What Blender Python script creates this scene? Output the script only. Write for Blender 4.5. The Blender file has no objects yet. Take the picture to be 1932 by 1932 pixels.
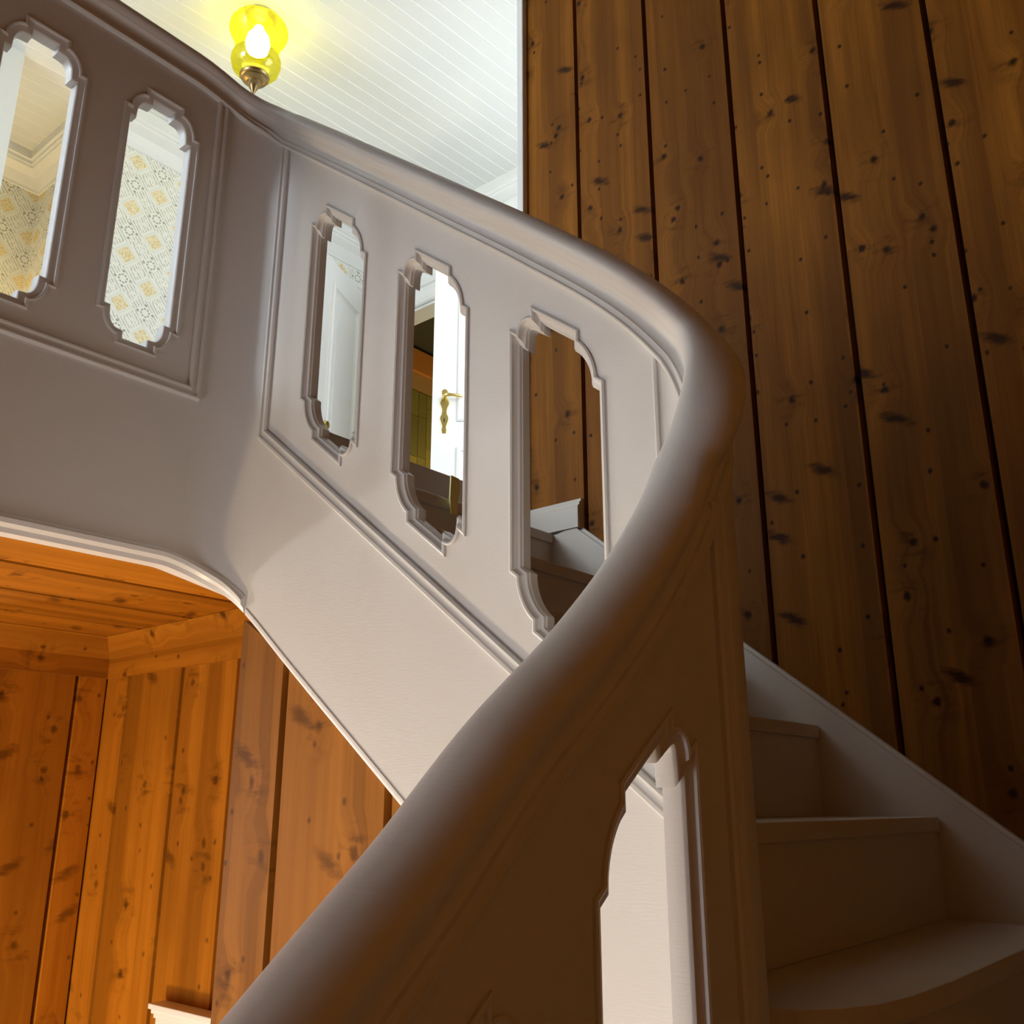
import bpy, bmesh, math, random
from mathutils import Vector, Matrix
from mathutils.geometry import tessellate_polygon

random.seed(7)
S = bpy.context.scene
C = S.collection
ZO = 2.36            # camera height above the lower hall floor; all z below are relative to the eye
# plan coordinates: u = up the upper flight (Blender Y), v = towards the panelled wall (Blender X), z up

# ------------------------------------------------------------------ camera, world, lights, exposure
YAW, PITCH = math.radians(50.0), math.radians(17.0)
cam_d = bpy.data.cameras.new('camera'); cam = bpy.data.objects.new('camera', cam_d); C.objects.link(cam)
cam_d.sensor_width = 36.0; cam_d.lens = 36.0 * 1800.0 / 1932.0; cam_d.clip_start = 0.02
fwd = Vector((math.sin(YAW) * math.cos(PITCH), math.cos(YAW) * math.cos(PITCH), math.sin(PITCH)))
cam.rotation_euler = fwd.to_track_quat('-Z', 'Y').to_euler()
cam.location = (0, 0, 0)
S.camera = cam

w = bpy.data.worlds.new('world'); S.world = w; w.use_nodes = True
w.node_tree.nodes['Background'].inputs[0].default_value = (0.75, 0.85, 1.0, 1)
w.node_tree.nodes['Background'].inputs[1].default_value = 0.3

S.view_settings.view_transform = 'Standard'; S.view_settings.look = 'None'
S.view_settings.gamma = 1.0; S.view_settings.use_curve_mapping = False
S.view_settings.exposure = 0.0

def light(name, kind, uvz, power, col, size=1.0, size_y=None, aim=None):
    d = bpy.data.lights.new(name, kind); d.energy = power; d.color = col
    o = bpy.data.objects.new(name, d); C.objects.link(o)
    o.location = (uvz[1], uvz[0], uvz[2])
    if kind == 'AREA':
        d.shape = 'RECTANGLE'; d.size = size; d.size_y = size_y or size
        t = Vector((aim[1], aim[0], aim[2])) - o.location
        o.rotation_euler = t.to_track_quat('-Z', 'Y').to_euler()
    else:
        d.shadow_soft_size = size
    return o
WIN_U0, WIN_U1, WIN_Z0, WIN_Z1 = 2.6, 3.95, 1.6, 3.05     # upstairs window
light('window_daylight', 'AREA', ((WIN_U0 + WIN_U1) / 2, -2.34, (WIN_Z0 + WIN_Z1) / 2), 128, (0.86, 0.94, 1.0), WIN_U1 - WIN_U0, WIN_Z1 - WIN_Z0,
      ((WIN_U0 + WIN_U1) / 2, 3, (WIN_Z0 + WIN_Z1) / 2))

light('hall_fill_light', 'AREA', (1.515, 2.85, 2.25), 24, (0.93, 0.97, 1.0), 0.95, 1.25, (3.0, 2.85, 2.25))  # fill light added to brighten the upstairs hall, no known window there
light('entrance_daylight', 'AREA', (1.0, -1.315, -1.25), 30, (0.94, 0.97, 1.0), 0.85, 0.95, (1.0, 1.0, -1.25))

# ------------------------------------------------------------------ helpers
def uvz(p): return (p[1], p[0], p[2])

def link(name, me, mat, parent=None, loc=None):
    o = bpy.data.objects.new(name, me); C.objects.link(o)
    if mat and not me.materials: me.materials.append(mat)
    if loc: o.location = loc
    if parent:
        o.parent = parent
        o.matrix_parent_inverse = Matrix.Translation(-Vector(parent.location))
    return o

def mesh(name, verts, faces, mat, parent=None, smooth=False, loc=None, angle=35):
    me = bpy.data.meshes.new(name)
    me.from_pydata([uvz(p) for p in verts], [], faces)
    bm = bmesh.new(); bm.from_mesh(me)
    bmesh.ops.remove_doubles(bm, verts=bm.verts, dist=1e-6)
    bmesh.ops.recalc_face_normals(bm, faces=bm.faces)
    if smooth:
        for f in bm.faces: f.smooth = True
        a = math.radians(angle)
        for e in bm.edges:
            if len(e.link_faces) == 2 and e.calc_face_angle(0) > a: e.smooth = False
    bm.to_mesh(me); bm.free()
    return link(name, me, mat, parent, loc)

def boxgeo(u0, u1, v0, v1, z0, z1):
    V = [(u0, v0, z0), (u1, v0, z0), (u1, v1, z0), (u0, v1, z0), (u0, v0, z1), (u1, v0, z1), (u1, v1, z1), (u0, v1, z1)]
    F = [(0, 3, 2, 1), (4, 5, 6, 7), (0, 1, 5, 4), (1, 2, 6, 5), (2, 3, 7, 6), (3, 0, 4, 7)]
    return V, F

def boxes(name, lst, mat, parent=None, bevel=0.0):
    V = []; F = []
    for b in lst:
        v, f = boxgeo(*b); n = len(V); V += v; F += [tuple(i + n for i in q) for q in f]
    o = mesh(name, V, F, mat, parent)
    if bevel:
        m = o.modifiers.new('bevel', 'BEVEL'); m.width = bevel; m.segments = 2; m.limit_method = 'ANGLE'
    return o

def empty(name, p, label=None, cat=None, group=None):
    o = bpy.data.objects.new(name, None); C.objects.link(o); o.location = uvz(p); o.empty_display_size = 0.1
    tag(o, label, cat, group); return o

def tag(o, label=None, cat=None, group=None, kind=None):
    if label: o['label'] = label
    if cat: o['category'] = cat
    if group: o['group'] = group
    if kind: o['kind'] = kind
    return o

def prism(name, poly, fn, d0, d1, mat, parent=None, bevel=0.0):
    """extrude a 2D polygon (a, b) with fn(a, b, d) -> (u, v, z)"""
    n = len(poly)
    V = [fn(a, b, d0) for a, b in poly] + [fn(a, b, d1) for a, b in poly]
    tri = tessellate_polygon([[Vector((a, b, 0)) for a, b in poly]])
    F = [tuple(t) for t in tri] + [tuple(i + n for i in reversed(t)) for t in tri]
    F += [(i, (i + 1) % n, n + (i + 1) % n, n + i) for i in range(n)]
    o = mesh(name, V, F, mat, parent)
    if bevel:
        m = o.modifiers.new('bevel', 'BEVEL'); m.width = bevel; m.segments = 2; m.limit_method = 'ANGLE'
    return o

def lathe(name, prof, p, mat, parent=None, n=40, angle=30):
    V = []; F = []
    for r, z in prof:
        for k in range(n):
            a = 2 * math.pi * k / n
            V.append((p[0] + r * math.cos(a), p[1] + r * math.sin(a), p[2] + z))
    for i in range(len(prof) - 1):
        for k in range(n):
            F.append((i * n + k, i * n + (k + 1) % n, (i + 1) * n + (k + 1) % n, (i + 1) * n + k))
    return mesh(name, V, F, mat, parent, smooth=True, angle=angle)

def interp(keys):
    """monotone cubic through sorted (x, y) keys"""
    keys = sorted(keys); n = len(keys)
    d = [(keys[i + 1][1] - keys[i][1]) / (keys[i + 1][0] - keys[i][0]) for i in range(n - 1)]
    m = [d[0]] + [0 if d[i - 1] * d[i] <= 0 else 2 * d[i - 1] * d[i] / (d[i - 1] + d[i]) for i in range(1, n - 1)] + [d[-1]]
    def f(x):
        if x <= keys[0][0]: return keys[0][1] + m[0] * (x - keys[0][0])
        if x >= keys[-1][0]: return keys[-1][1] + m[-1] * (x - keys[-1][0])
        i = 0
        while x > keys[i + 1][0]: i += 1
        h = keys[i + 1][0] - keys[i][0]; t = (x - keys[i][0]) / h
        return ((2 * t ** 3 - 3 * t * t + 1) * keys[i][1] + (t ** 3 - 2 * t * t + t) * h * m[i]
                + (-2 * t ** 3 + 3 * t * t) * keys[i + 1][1] + (t ** 3 - t * t) * h * m[i + 1])
    return f

def miter(poly, ins, closed=True):
    """offset a CCW polygon inwards (to its left) by ins"""
    n = len(poly); out = []
    for i in range(n):
        p = poly[i]
        a = poly[(i - 1) % n] if (closed or i > 0) else None
        b = poly[(i + 1) % n] if (closed or i < n - 1) else None
        ns = []
        for q, r in ((a, p), (p, b)):
            if q is None or r is None: continue
            dx, dy = r[0] - q[0], r[1] - q[1]; l = math.hypot(dx, dy) or 1e-9
            ns.append((-dy / l, dx / l))
        if len(ns) == 1: nx, ny, k = ns[0][0], ns[0][1], 1.0
        else:
            nx, ny = ns[0][0] + ns[1][0], ns[0][1] + ns[1][1]; l = math.hypot(nx, ny) or 1e-9
            nx /= l; ny /= l; k = 1.0 / max(0.35, nx * ns[0][0] + ny * ns[0][1])
        out.append((p[0] + nx * ins * k, p[1] + ny * ins * k))
    return out

def sweep2d(name, poly, prof, fn, mat, parent=None, closed=True, angle=25):
    """sweep a moulding profile [(inset, height)] along a polygon lying on a face; fn(a, b, h) -> (u, v, z)"""
    V = []; F = []; n = len(poly); m = len(prof)
    for ins, h in prof:
        V += [fn(a, b, h) for a, b in miter(poly, ins, closed)]
    for j in range(m - 1):
        for i in range(n if closed else n - 1):
            k = (i + 1) % n
            F.append((j * n + i, j * n + k, (j + 1) * n + k, (j + 1) * n + i))
    if not closed:
        F.append(tuple(j * n for j in range(m))); F.append(tuple(j * n + n - 1 for j in range(m)))
    return mesh(name, V, F, mat, parent, smooth=True, angle=angle)

# ------------------------------------------------------------------ materials
class NT:
    def __init__(s, name, rough=0.5):
        s.m = bpy.data.materials.new(name); s.m.use_nodes = True; s.t = s.m.node_tree
        s.b = s.t.nodes['Principled BSDF']; s.b.inputs['Roughness'].default_value = rough
        s.out = s.t.nodes['Material Output']
    def n(s, kind, **kw):
        x = s.t.nodes.new(kind)
        for k, v in kw.items(): setattr(x, k, v)
        return x
    def l(s, a, b): s.t.links.new(a, b)
    def math(s, op, a, b=None, clamp=False):
        x = s.n('ShaderNodeMath', operation=op, use_clamp=clamp)
        for i, q in enumerate((a, b)):
            if q is None: continue
            if isinstance(q, (int, float)): x.inputs[i].default_value = q
            else: s.l(q, x.inputs[i])
        return x.outputs[0]
    def mix(s, fac, a, b, mode='MIX'):
        x = s.n('ShaderNodeMix', data_type='RGBA', blend_type=mode)
        for i, q in ((0, fac), (6, a), (7, b)):
            if isinstance(q, (int, float)): x.inputs[i].default_value = q
            elif isinstance(q, tuple): x.inputs[i].default_value = q + ((1,) if len(q) == 3 else ())
            else: s.l(q, x.inputs[i])
        return x.outputs[2]
    def ramp(s, fac, stops):
        x = s.n('ShaderNodeValToRGB'); e = x.color_ramp.elements
        while len(e) < len(stops): e.new(0.5)
        for i, (p, c) in enumerate(stops):
            e[i].position = p; e[i].color = (c, c, c, 1) if isinstance(c, (int, float)) else tuple(c) + (1,)
        s.l(fac, x.inputs[0]); return x.outputs[0]
    def noise(s, vec, scale, detail=3, rough=0.55):
        x = s.n('ShaderNodeTexNoise'); x.inputs['Scale'].default_value = scale
        x.inputs['Detail'].default_value = detail; x.inputs['Roughness'].default_value = rough
        s.l(vec, x.inputs['Vector']); return x.outputs[0]
    def mapping(s, vec, scale):
        x = s.n('ShaderNodeMapping'); x.inputs['Scale'].default_value = scale; s.l(vec, x.inputs['Vector']); return x.outputs[0]
    def bump(s, h, strength, dist):
        x = s.n('ShaderNodeBump'); x.inputs['Strength'].default_value = strength; x.inputs['Distance'].default_value = dist
        s.l(h, x.inputs['Height']); s.l(x.outputs[0], s.b.inputs['Normal'])
    def col(s, c):
        if isinstance(c, tuple): s.b.inputs['Base Color'].default_value = c + (1,)
        else: s.l(c, s.b.inputs['Base Color'])

def paint(name, c, rough=0.4, brush=0.25):
    k = NT(name, rough); co = k.n('ShaderNodeTexCoord').outputs['Object']
    a = k.noise(k.mapping(co, (6, 6, 6)), 1.0, 4)
    k.col(k.mix(k.math('MULTIPLY', a, 0.25), c, tuple(x * 0.86 for x in c)))
    b = k.noise(k.mapping(co, (60, 60, 420)), 1.0, 2)
    k.bump(b, brush, 0.0006)
    return k.m

def wood(name, axis, light_c, dark_c, rough=0.6, knot=0.95, flat=None):
    """pine: axis = grain direction in object space (0 X, 1 Y, 2 Z); flat = axis across the face that is ignored"""
    k = NT(name, rough)
    info = k.n('ShaderNodeObjectInfo')
    co = k.n('ShaderNodeTexCoord').outputs['Object']
    sep = k.n('ShaderNodeSeparateXYZ'); k.l(co, sep.inputs[0])
    across = [i for i in range(3) if i not in (axis, flat)][0]
    rnd = k.math('MULTIPLY', info.outputs['Random'], 37.0)
    al = k.math('ADD', sep.outputs[axis], rnd); ac = k.math('ADD', sep.outputs[across], rnd)
    def vec(sx, sy):
        x = k.n('ShaderNodeCombineXYZ'); k.l(k.math('MULTIPLY', ac, sx), x.inputs[0]); k.l(k.math('MULTIPLY', al, sy), x.inputs[1]); return x.outputs[0]
    # knots
    def knots(sx, sy, keep, r0, r1):
        v = k.n('ShaderNodeTexVoronoi', voronoi_dimensions='2D'); v.inputs['Scale'].default_value = 1.0
        k.l(vec(sx, sy), v.inputs['Vector'])
        sc = k.n('ShaderNodeSeparateColor'); k.l(v.outputs['Color'], sc.inputs[0])
        on = k.math('GREATER_THAN', sc.outputs[0], keep)
        d = k.math('ADD', v.outputs['Distance'], k.math('MULTIPLY', k.math('SUBTRACT', 0.5, k.noise(vec(70, 50), 1.0, 2)), 0.10))
        msk = k.math('MULTIPLY', on, k.ramp(d, [(r0, 1.0), (r1, 0.0)]))
        halo = k.math('MULTIPLY', on, k.ramp(v.outputs['Distance'], [(0.0, 1.0), (0.42, 0.0)]))
        return msk, halo
    m1, h1 = knots(7.5, 6.5, 0.45, 0.03, 0.085)
    m2, h2 = knots(14, 12, 0.70, 0.03, 0.09)
    # streaks slanting away from knots
    st = k.noise(vec(16, 42), 1.0, 3, 0.6)
    streak = k.math('MULTIPLY', h1, k.ramp(st, [(0.50, 0.0), (0.68, 1.0)]))
    # cross-grain dashes where branches were cut lengthwise
    sl_ = k.n('ShaderNodeCombineXYZ'); k.l(k.math('MULTIPLY', ac, 5.2), sl_.inputs[0]); k.l(k.math('MULTIPLY', k.math('SUBTRACT', al, k.math('MULTIPLY', ac, 0.45)), 11.0), sl_.inputs[1])
    vd = k.n('ShaderNodeTexVoronoi', voronoi_dimensions='2D'); vd.inputs['Scale'].default_value = 1.0; k.l(sl_.outputs[0], vd.inputs['Vector'])
    sd = k.n('ShaderNodeSeparateColor'); k.l(vd.outputs['Color'], sd.inputs[0])
    dn = k.math('ADD', vd.outputs['Distance'], k.math('MULTIPLY', k.math('SUBTRACT', k.noise(vec(30, 90), 1.0, 2), 0.5), 0.25))
    dash = k.math('MULTIPLY', k.math('GREATER_THAN', sd.outputs[1], 0.80), k.ramp(dn, [(0.06, 1.0), (0.20, 0.0)]))
    warp = k.math('MULTIPLY', h1, 0.03)
    ac2 = k.math('ADD', ac, warp)
    def vec2(sx, sy):
        x = k.n('ShaderNodeCombineXYZ'); k.l(k.math('MULTIPLY', ac2, sx), x.inputs[0]); k.l(k.math('MULTIPLY', al, sy), x.inputs[1]); return x.outputs[0]
    g1 = k.noise(vec2(34, 1.1), 1.0, 5, 0.6)
    g2 = k.noise(vec2(160, 4.0), 1.0, 3, 0.6)
    strip = k.ramp(k.noise(vec2(13, 0.12), 1.0, 0), [(0.40, 0.0), (0.46, 0.35), (0.55, 0.45), (0.57, 1.0)])
    cloud = k.noise(vec(3.0, 1.6), 1.0, 3)
    f = k.math('ADD', k.math('MULTIPLY', g1, 0.75), k.math('MULTIPLY', g2, 0.25))
    c = k.mix(k.ramp(f, [(0.36, 0.0), (0.66, 1.0)]), light_c, dark_c)
    c = k.mix(k.math('MULTIPLY', strip, 0.60), c, tuple(x * 0.66 for x in dark_c))
    c = k.mix(k.math('MULTIPLY', k.ramp(cloud, [(0.42, 0.0), (0.7, 1.0)]), 0.45), c, tuple(x * 0.55 for x in dark_c))
    deep = (dark_c[0] * 0.13, dark_c[1] * 0.11, dark_c[2] * 0.15)
    c = k.mix(k.math('MULTIPLY', streak, 0.75), c, deep)
    c = k.mix(k.math('MULTIPLY', dash, knot * 0.95), c, deep)
    c = k.mix(k.math('MULTIPLY', m1, knot), c, deep)
    c = k.mix(k.math('MULTIPLY', m2, knot), c, deep)
    hs = k.n('ShaderNodeHueSaturation'); k.l(c, hs.inputs['Color'])
    k.l(k.math('ADD', 0.86, k.math('MULTIPLY', info.outputs['Random'], 0.28)), hs.inputs['Value'])
    k.col(hs.outputs[0])
    hgt = k.math('SUBTRACT', k.math('ADD', k.math('MULTIPLY', f, 0.6), k.math('MULTIPLY', strip, 0.5)), m1)
    k.bump(hgt, 0.35, 0.0015)
    k.b.inputs['Specular IOR Level'].default_value = 0.10
    return k.m

def plain(name, c, rough=0.5, metal=0.0):
    k = NT(name, rough); co = k.n('ShaderNodeTexCoord').outputs['Object']
    a = k.noise(k.mapping(co, (30, 30, 30)), 1.0, 3)
    k.col(k.mix(k.math('MULTIPLY', a, 0.3), c, tuple(x * 0.75 for x in c)))
    k.b.inputs['Metallic'].default_value = metal
    return k.m

def wallpaper(name, ax, o_ax, o_z, cell):
    k = NT(name, 0.75); co = k.n('ShaderNodeTexCoord').outputs['Object']
    sep = k.n('ShaderNodeSeparateXYZ'); k.l(co, sep.inputs[0])
    p = k.math('DIVIDE', k.math('SUBTRACT', sep.outputs[ax], o_ax), cell)
    q = k.math('DIVIDE', k.math('SUBTRACT', sep.outputs[2], o_z), cell)
    rp = k.math('ROUND', p); rq = k.math('ROUND', q)
    fx = k.math('SUBTRACT', p, rp); fz = k.math('SUBTRACT', q, rq)
    par = k.math('ABSOLUTE', k.math('MODULO', k.math('ADD', rp, rq), 2.0))
    even = k.math('LESS_THAN', par, 0.5); odd = k.math('GREATER_THAN', par, 0.5)
    ax_ = k.math('ABSOLUTE', fx); az = k.math('ABSOLUTE', fz)
    man = k.math('ADD', ax_, az)
    r = k.math('SQRT', k.math('ADD', k.math('MULTIPLY', fx, fx), k.math('MULTIPLY', fz, fz)))
    fine = k.noise(k.mapping(co, (115, 115, 115)), 1.0, 1)
    base = (0.86, 0.87, 0.82)
    yel = k.mix(k.ramp(fine, [(0.45, 0.0), (0.6, 1.0)]), (0.86, 0.79, 0.58), (0.70, 0.55, 0.26))
    # pale grey border round the diamonds
    bord = k.math('MULTIPLY', even, k.math('MULTIPLY', k.math('GREATER_THAN', man, 0.40), k.math('LESS_THAN', man, 0.50)))
    c = k.mix(k.math('MULTIPLY', bord, 0.35), base, (0.66, 0.70, 0.68))
    c = k.mix(k.math('MULTIPLY', even, k.math('LESS_THAN', man, 0.36)), c, yel)
    # ring of petals and four dots
    ang = k.math('ARCTAN2', fz, fx)
    pet = k.math('GREATER_THAN', k.math('SINE', k.math('MULTIPLY', ang, 8.0)), -0.55)
    ring = k.math('MULTIPLY', k.math('GREATER_THAN', r, 0.125), k.math('LESS_THAN', r, 0.19))
    ring = k.math('MULTIPLY', k.math('MULTIPLY', ring, pet), odd)
    def dot(cx, cz, rad):
        a = k.math('SUBTRACT', ax_, cx); b = k.math('SUBTRACT', az, cz)
        return k.math('LESS_THAN', k.math('ADD', k.math('MULTIPLY', a, a), k.math('MULTIPLY', b, b)), rad * rad)
    dots = k.math('MULTIPLY', odd, k.math('ADD', dot(0.30, 0, 0.055), dot(0, 0.30, 0.055), True))
    dark = k.math('ADD', ring, dots, True)
    # little scrolls on the diagonals between ring and diamond
    w1 = k.math('SINE', k.math('MULTIPLY', k.math('ADD', fx, k.math('MULTIPLY', fz, 0.8)), 42.0))
    w2 = k.noise(k.mapping(co, (70, 70, 70)), 1.0, 1)
    scr = k.math('MULTIPLY', k.math('GREATER_THAN', k.math('ADD', k.math('MULTIPLY', w1, 0.5), w2), 0.80), 1.0)
    band = k.math('MULTIPLY', odd, k.math('MULTIPLY', k.math('GREATER_THAN', man, 0.36), k.math('LESS_THAN', man, 0.78)))
    band2 = k.math('MULTIPLY', even, k.math('GREATER_THAN', man, 0.62))
    dark = k.math('ADD', dark, k.math('MULTIPLY', k.math('ADD', band, band2, True), k.math('MULTIPLY', scr, 0.75)), True)
    c = k.mix(k.math('MULTIPLY', dark, 0.75), c, (0.22, 0.23, 0.22))
    k.col(c); return k.m

def tilewall(name, c0, c1, joint):
    k = NT(name, 0.45); co = k.n('ShaderNodeTexCoord').outputs['Object']
    a = k.noise(k.mapping(co, (3, 3, 14)), 1.0, 3)
    info = k.n('ShaderNodeObjectInfo')
    c = k.mix(info.outputs['Random'], c0, c1)
    k.col(k.mix(k.math('MULTIPLY', a, 0.6), c, tuple(x * 0.5 for x in c0))); return k.m

PAINT = paint('greige_paint', (0.655, 0.652, 0.645), 0.40)
PAINT_STEP = paint('stair_paint', (0.60, 0.56, 0.51), 0.45)
WHITE = paint('white_paint', (0.84, 0.86, 0.87), 0.35, 0.1)
WHITE_BEAD = paint('white_moulding_paint', (0.86, 0.86, 0.85), 0.35, 0.1)
CEILW = paint('ceiling_white', (0.74, 0.77, 0.77), 0.5, 0.05)
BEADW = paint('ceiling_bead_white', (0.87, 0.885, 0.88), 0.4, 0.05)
PINE_L, PINE_D = (0.325, 0.124, 0.0130), (0.172, 0.058, 0.0055)  # same pine as the hall's, its dimmer light put into the colour
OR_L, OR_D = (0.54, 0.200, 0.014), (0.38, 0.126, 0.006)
DARKPINE = wood('dim_lit_pine', 2, PINE_L, PINE_D, flat=0)
DARKPINE_B = wood('dim_lit_pine_side', 2, PINE_L, PINE_D, flat=1)
DARKPINE_T = wood('dim_lit_pine_ceiling', 0, PINE_L, PINE_D, flat=2)
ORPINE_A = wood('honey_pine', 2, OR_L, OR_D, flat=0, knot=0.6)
WALLPINE = wood('pale_pine_side', 2, (0.42, 0.185, 0.040), (0.30, 0.122, 0.024), flat=1)
WALLPINE_A = wood('pale_pine', 2, (0.42, 0.185, 0.040), (0.30, 0.122, 0.024), flat=0)
ORPINE_S = wood('brown_pine', 2, (0.40, 0.158, 0.020), (0.27, 0.098, 0.010), flat=0, knot=0.6)
ORPINE_B = wood('honey_pine_side', 2, OR_L, OR_D, flat=1, knot=0.6)
ORPINE_C = wood('honey_pine_ceiling', 0, OR_L, OR_D, flat=2, knot=0.6)
ORBAND_A = wood('honey_pine_crown', 1, OR_L, OR_D, flat=0, knot=0.7)
ORBAND_B = wood('honey_pine_crown_side', 0, OR_L, OR_D, flat=1, knot=0.7)
GAP = plain('joint_dark_wood', (0.035, 0.010, 0.003), 0.8)  # near-black brown backing behind the plank joints
BRASS = plain('brass', (0.75, 0.60, 0.22), 0.3, 1.0)
ANTIQUE = plain('antique_bronze', (0.28, 0.20, 0.09), 0.35, 1.0)
SHADED_RISER = plain('shaded_riser_brown', (0.42, 0.345, 0.29), 0.5)  # shade on the top riser put into its brown
PALEFLOOR = plain('pale_floor', (0.55, 0.52, 0.47), 0.6)
HALLFLOOR = plain('hall_floor', (0.30, 0.20, 0.12), 0.5)
PLASTER = plain('plaster', (0.78, 0.77, 0.74), 0.8)
BLACK = plain('black_iron', (0.02, 0.02, 0.02), 0.6)

# ------------------------------------------------------------------ the setting
W_BACK, FLOOR_UP, CEIL_UP, CEIL_LOW, HALL = 2.0, 0.88, 3.3, 0.417, -ZO
LU = 1.515       # well face of landing balustrade
FV = 0.97        # well face of the upper flight balustrade
NU = 0.480       # well face of the lower flight balustrade
TH = 0.028       # balustrade thickness

def struct(o): return tag(o, kind='structure')

def plank_row(wall, seams, z0, z1, place, mat, gap=0.006, thick=0.018, name='plank'):
    """vertical planks between consecutive seams; place(a, d, z) -> (u, v, z)"""
    for i in range(len(seams) - 1):
        a, b = seams[i] + gap / 2, seams[i + 1] - gap / 2
        zt = z1 if not callable(z1) else None
        c = 0.004
        pts = [(a, 0.0), (a + c, thick), (b - c, thick), (b, 0.0)]
        V = []; F = []
        for x, d in pts:
            V.append(place(x, d, z0))
        for x, d in pts:
            V.append(place(x, d, z1(x) if callable(z1) else z1))
        F = [(0, 1, 2, 3), (7, 6, 5, 4)] + [(j, (j + 1) % 4, 4 + (j + 1) % 4, 4 + j) for j in range(4)]
        mesh(name, V, F, mat, wall)

# dark panelled wall beside the stairs
wb = struct(boxes('wall_back', [(-0.62, 1.62, W_BACK + 0.0185, W_BACK + 0.10, HALL, CEIL_UP)], GAP))
seams = [1.626, 1.418, 1.167, 0.916, 0.664, 0.416, 0.166, -0.084, -0.334, -0.60][::-1]
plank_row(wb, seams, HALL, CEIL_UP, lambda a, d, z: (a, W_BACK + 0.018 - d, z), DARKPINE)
struct(boxes('trim_1', [(1.615, 1.64, W_BACK - 0.022, W_BACK + 0.11, FLOOR_UP - 0.17, CEIL_UP)], WHITE, bevel=0.003))
# wall on the right of the lower flight
wr = struct(boxes('wall_right', [(-0.72, -0.6185, -2.2, 2.1, HALL, CEIL_UP)], GAP))
plank_row(wr, [-2.2 + 0.2475 * i for i in range(18)], HALL, CEIL_UP, lambda a, d, z: (-0.6185 + d, a, z), WALLPINE)
# wall behind the photographer, with the upstairs window
LW = (0.55, 1.45, -1.75, -0.75)        # glazed entrance window in the stairwell, below the picture
struct(boxes('wall_stair_light_block', [(-0.62, LW[0], -1.32, -1.2, HALL, CEIL_UP), (LW[1], LU + 0.1, -1.32, -1.2, HALL, CEIL_UP), (LW[0], LW[1], -1.32, -1.2, HALL, LW[2]), (LW[0], LW[1], -1.32, -1.2, LW[3], CEIL_UP)], WALLPINE_A))  # unseen wall added to keep upstairs daylight off the lower stairs
w2_ = struct(boxes('window_2', [(LW[0], LW[1], -1.30, -1.18, LW[2], LW[2] + 0.04), (LW[0], LW[1], -1.30, -1.18, LW[3] - 0.04, LW[3]), (LW[0], LW[0] + 0.04, -1.30, -1.18, LW[2], LW[3]), (LW[1] - 0.04, LW[1], -1.30, -1.18, LW[2], LW[3])], WHITE))
boxes('glazing_bar', [((LW[0] + LW[1]) / 2 - 0.015, (LW[0] + LW[1]) / 2 + 0.015, -1.28, -1.22, LW[2], LW[3])], WHITE, w2_)
struct(boxes('wall_landing_light_block', [(LU, LU + 0.1, -1.2, -0.45, CEIL_LOW, CEIL_UP)], DARKPINE_B))  # unseen wall added to keep window light off the near rail
wf = struct(boxes('wall_front', [(-0.62, WIN_U0, -2.32, -2.2, HALL, CEIL_UP), (WIN_U1, 5.3, -2.32, -2.2, HALL, CEIL_UP),
                                 (WIN_U0, WIN_U1, -2.32, -2.2, HALL, WIN_Z0), (WIN_U0, WIN_U1, -2.32, -2.2, WIN_Z1, CEIL_UP)], PLASTER))
win = struct(boxes('window_1', [(WIN_U0, WIN_U1, -2.30, -2.18, WIN_Z0, WIN_Z0 + 0.05), (WIN_U0, WIN_U1, -2.30, -2.18, WIN_Z1 - 0.05, WIN_Z1),
                                (WIN_U0, WIN_U0 + 0.05, -2.30, -2.18, WIN_Z0, WIN_Z1), (WIN_U1 - 0.05, WIN_U1, -2.30, -2.18, WIN_Z0, WIN_Z1)], WHITE))
for i in (1, 2):
    uu = WIN_U0 + (WIN_U1 - WIN_U0) * i / 3
    boxes('glazing_bar', [(uu - 0.02, uu + 0.02, -2.29, -2.22, WIN_Z0 + 0.05, WIN_Z1 - 0.05)], WHITE, win)

# upstairs hall walls
wl = struct(boxes('wall_left', [(4.05, 4.15, 1.75, 2.95, FLOOR_UP, CEIL_UP), (4.05, 4.15, 2.95, 3.62, 2.93, CEIL_UP)],
                  wallpaper('wallpaper_lattice', 0, 1.91, 3.078, 0.1315)))
wa = struct(boxes('wall_alcove', [(4.80, 4.90, 0.6, 1.85, FLOOR_UP, CEIL_UP)], wallpaper('wallpaper_alcove', 0, 1.60, 3.0, 0.1315)))
ws = struct(boxes('wall_alcove_side', [(4.15, 4.80, 1.75, 1.85, FLOOR_UP, CEIL_UP)], wallpaper('wallpaper_alcove_side', 1, 4.62, 3.0, 0.1315)))
struct(boxes('wall_pier', [(4.02, 4.90, 0.5, 1.305, FLOOR_UP, CEIL_UP), (4.02, 4.9, -2.2, 0.5, FLOOR_UP, CEIL_UP)], WHITE))
wfar = struct(boxes('wall_far', [(1.64, 2.98, 3.5, 3.62, FLOOR_UP, CEIL_UP), (3.92, 4.05, 3.5, 3.62, FLOOR_UP, CEIL_UP), (2.98, 3.92, 3.5, 3.62, 2.80, CEIL_UP)],
                    wallpaper('wallpaper_far', 1, 2.9, 3.2, 0.1315)))
struct(boxes('wall_return', [(1.50, 1.615, 2.10, 2.35, FLOOR_UP - 0.18, CEIL_UP), (1.50, 1.615, 3.35, 3.62, FLOOR_UP - 0.18, CEIL_UP), (1.50, 1.615, 2.35, 3.35, FLOOR_UP - 0.18, 1.6), (1.50, 1.615, 2.35, 3.35, 2.9, CEIL_UP)], PLASTER))
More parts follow.
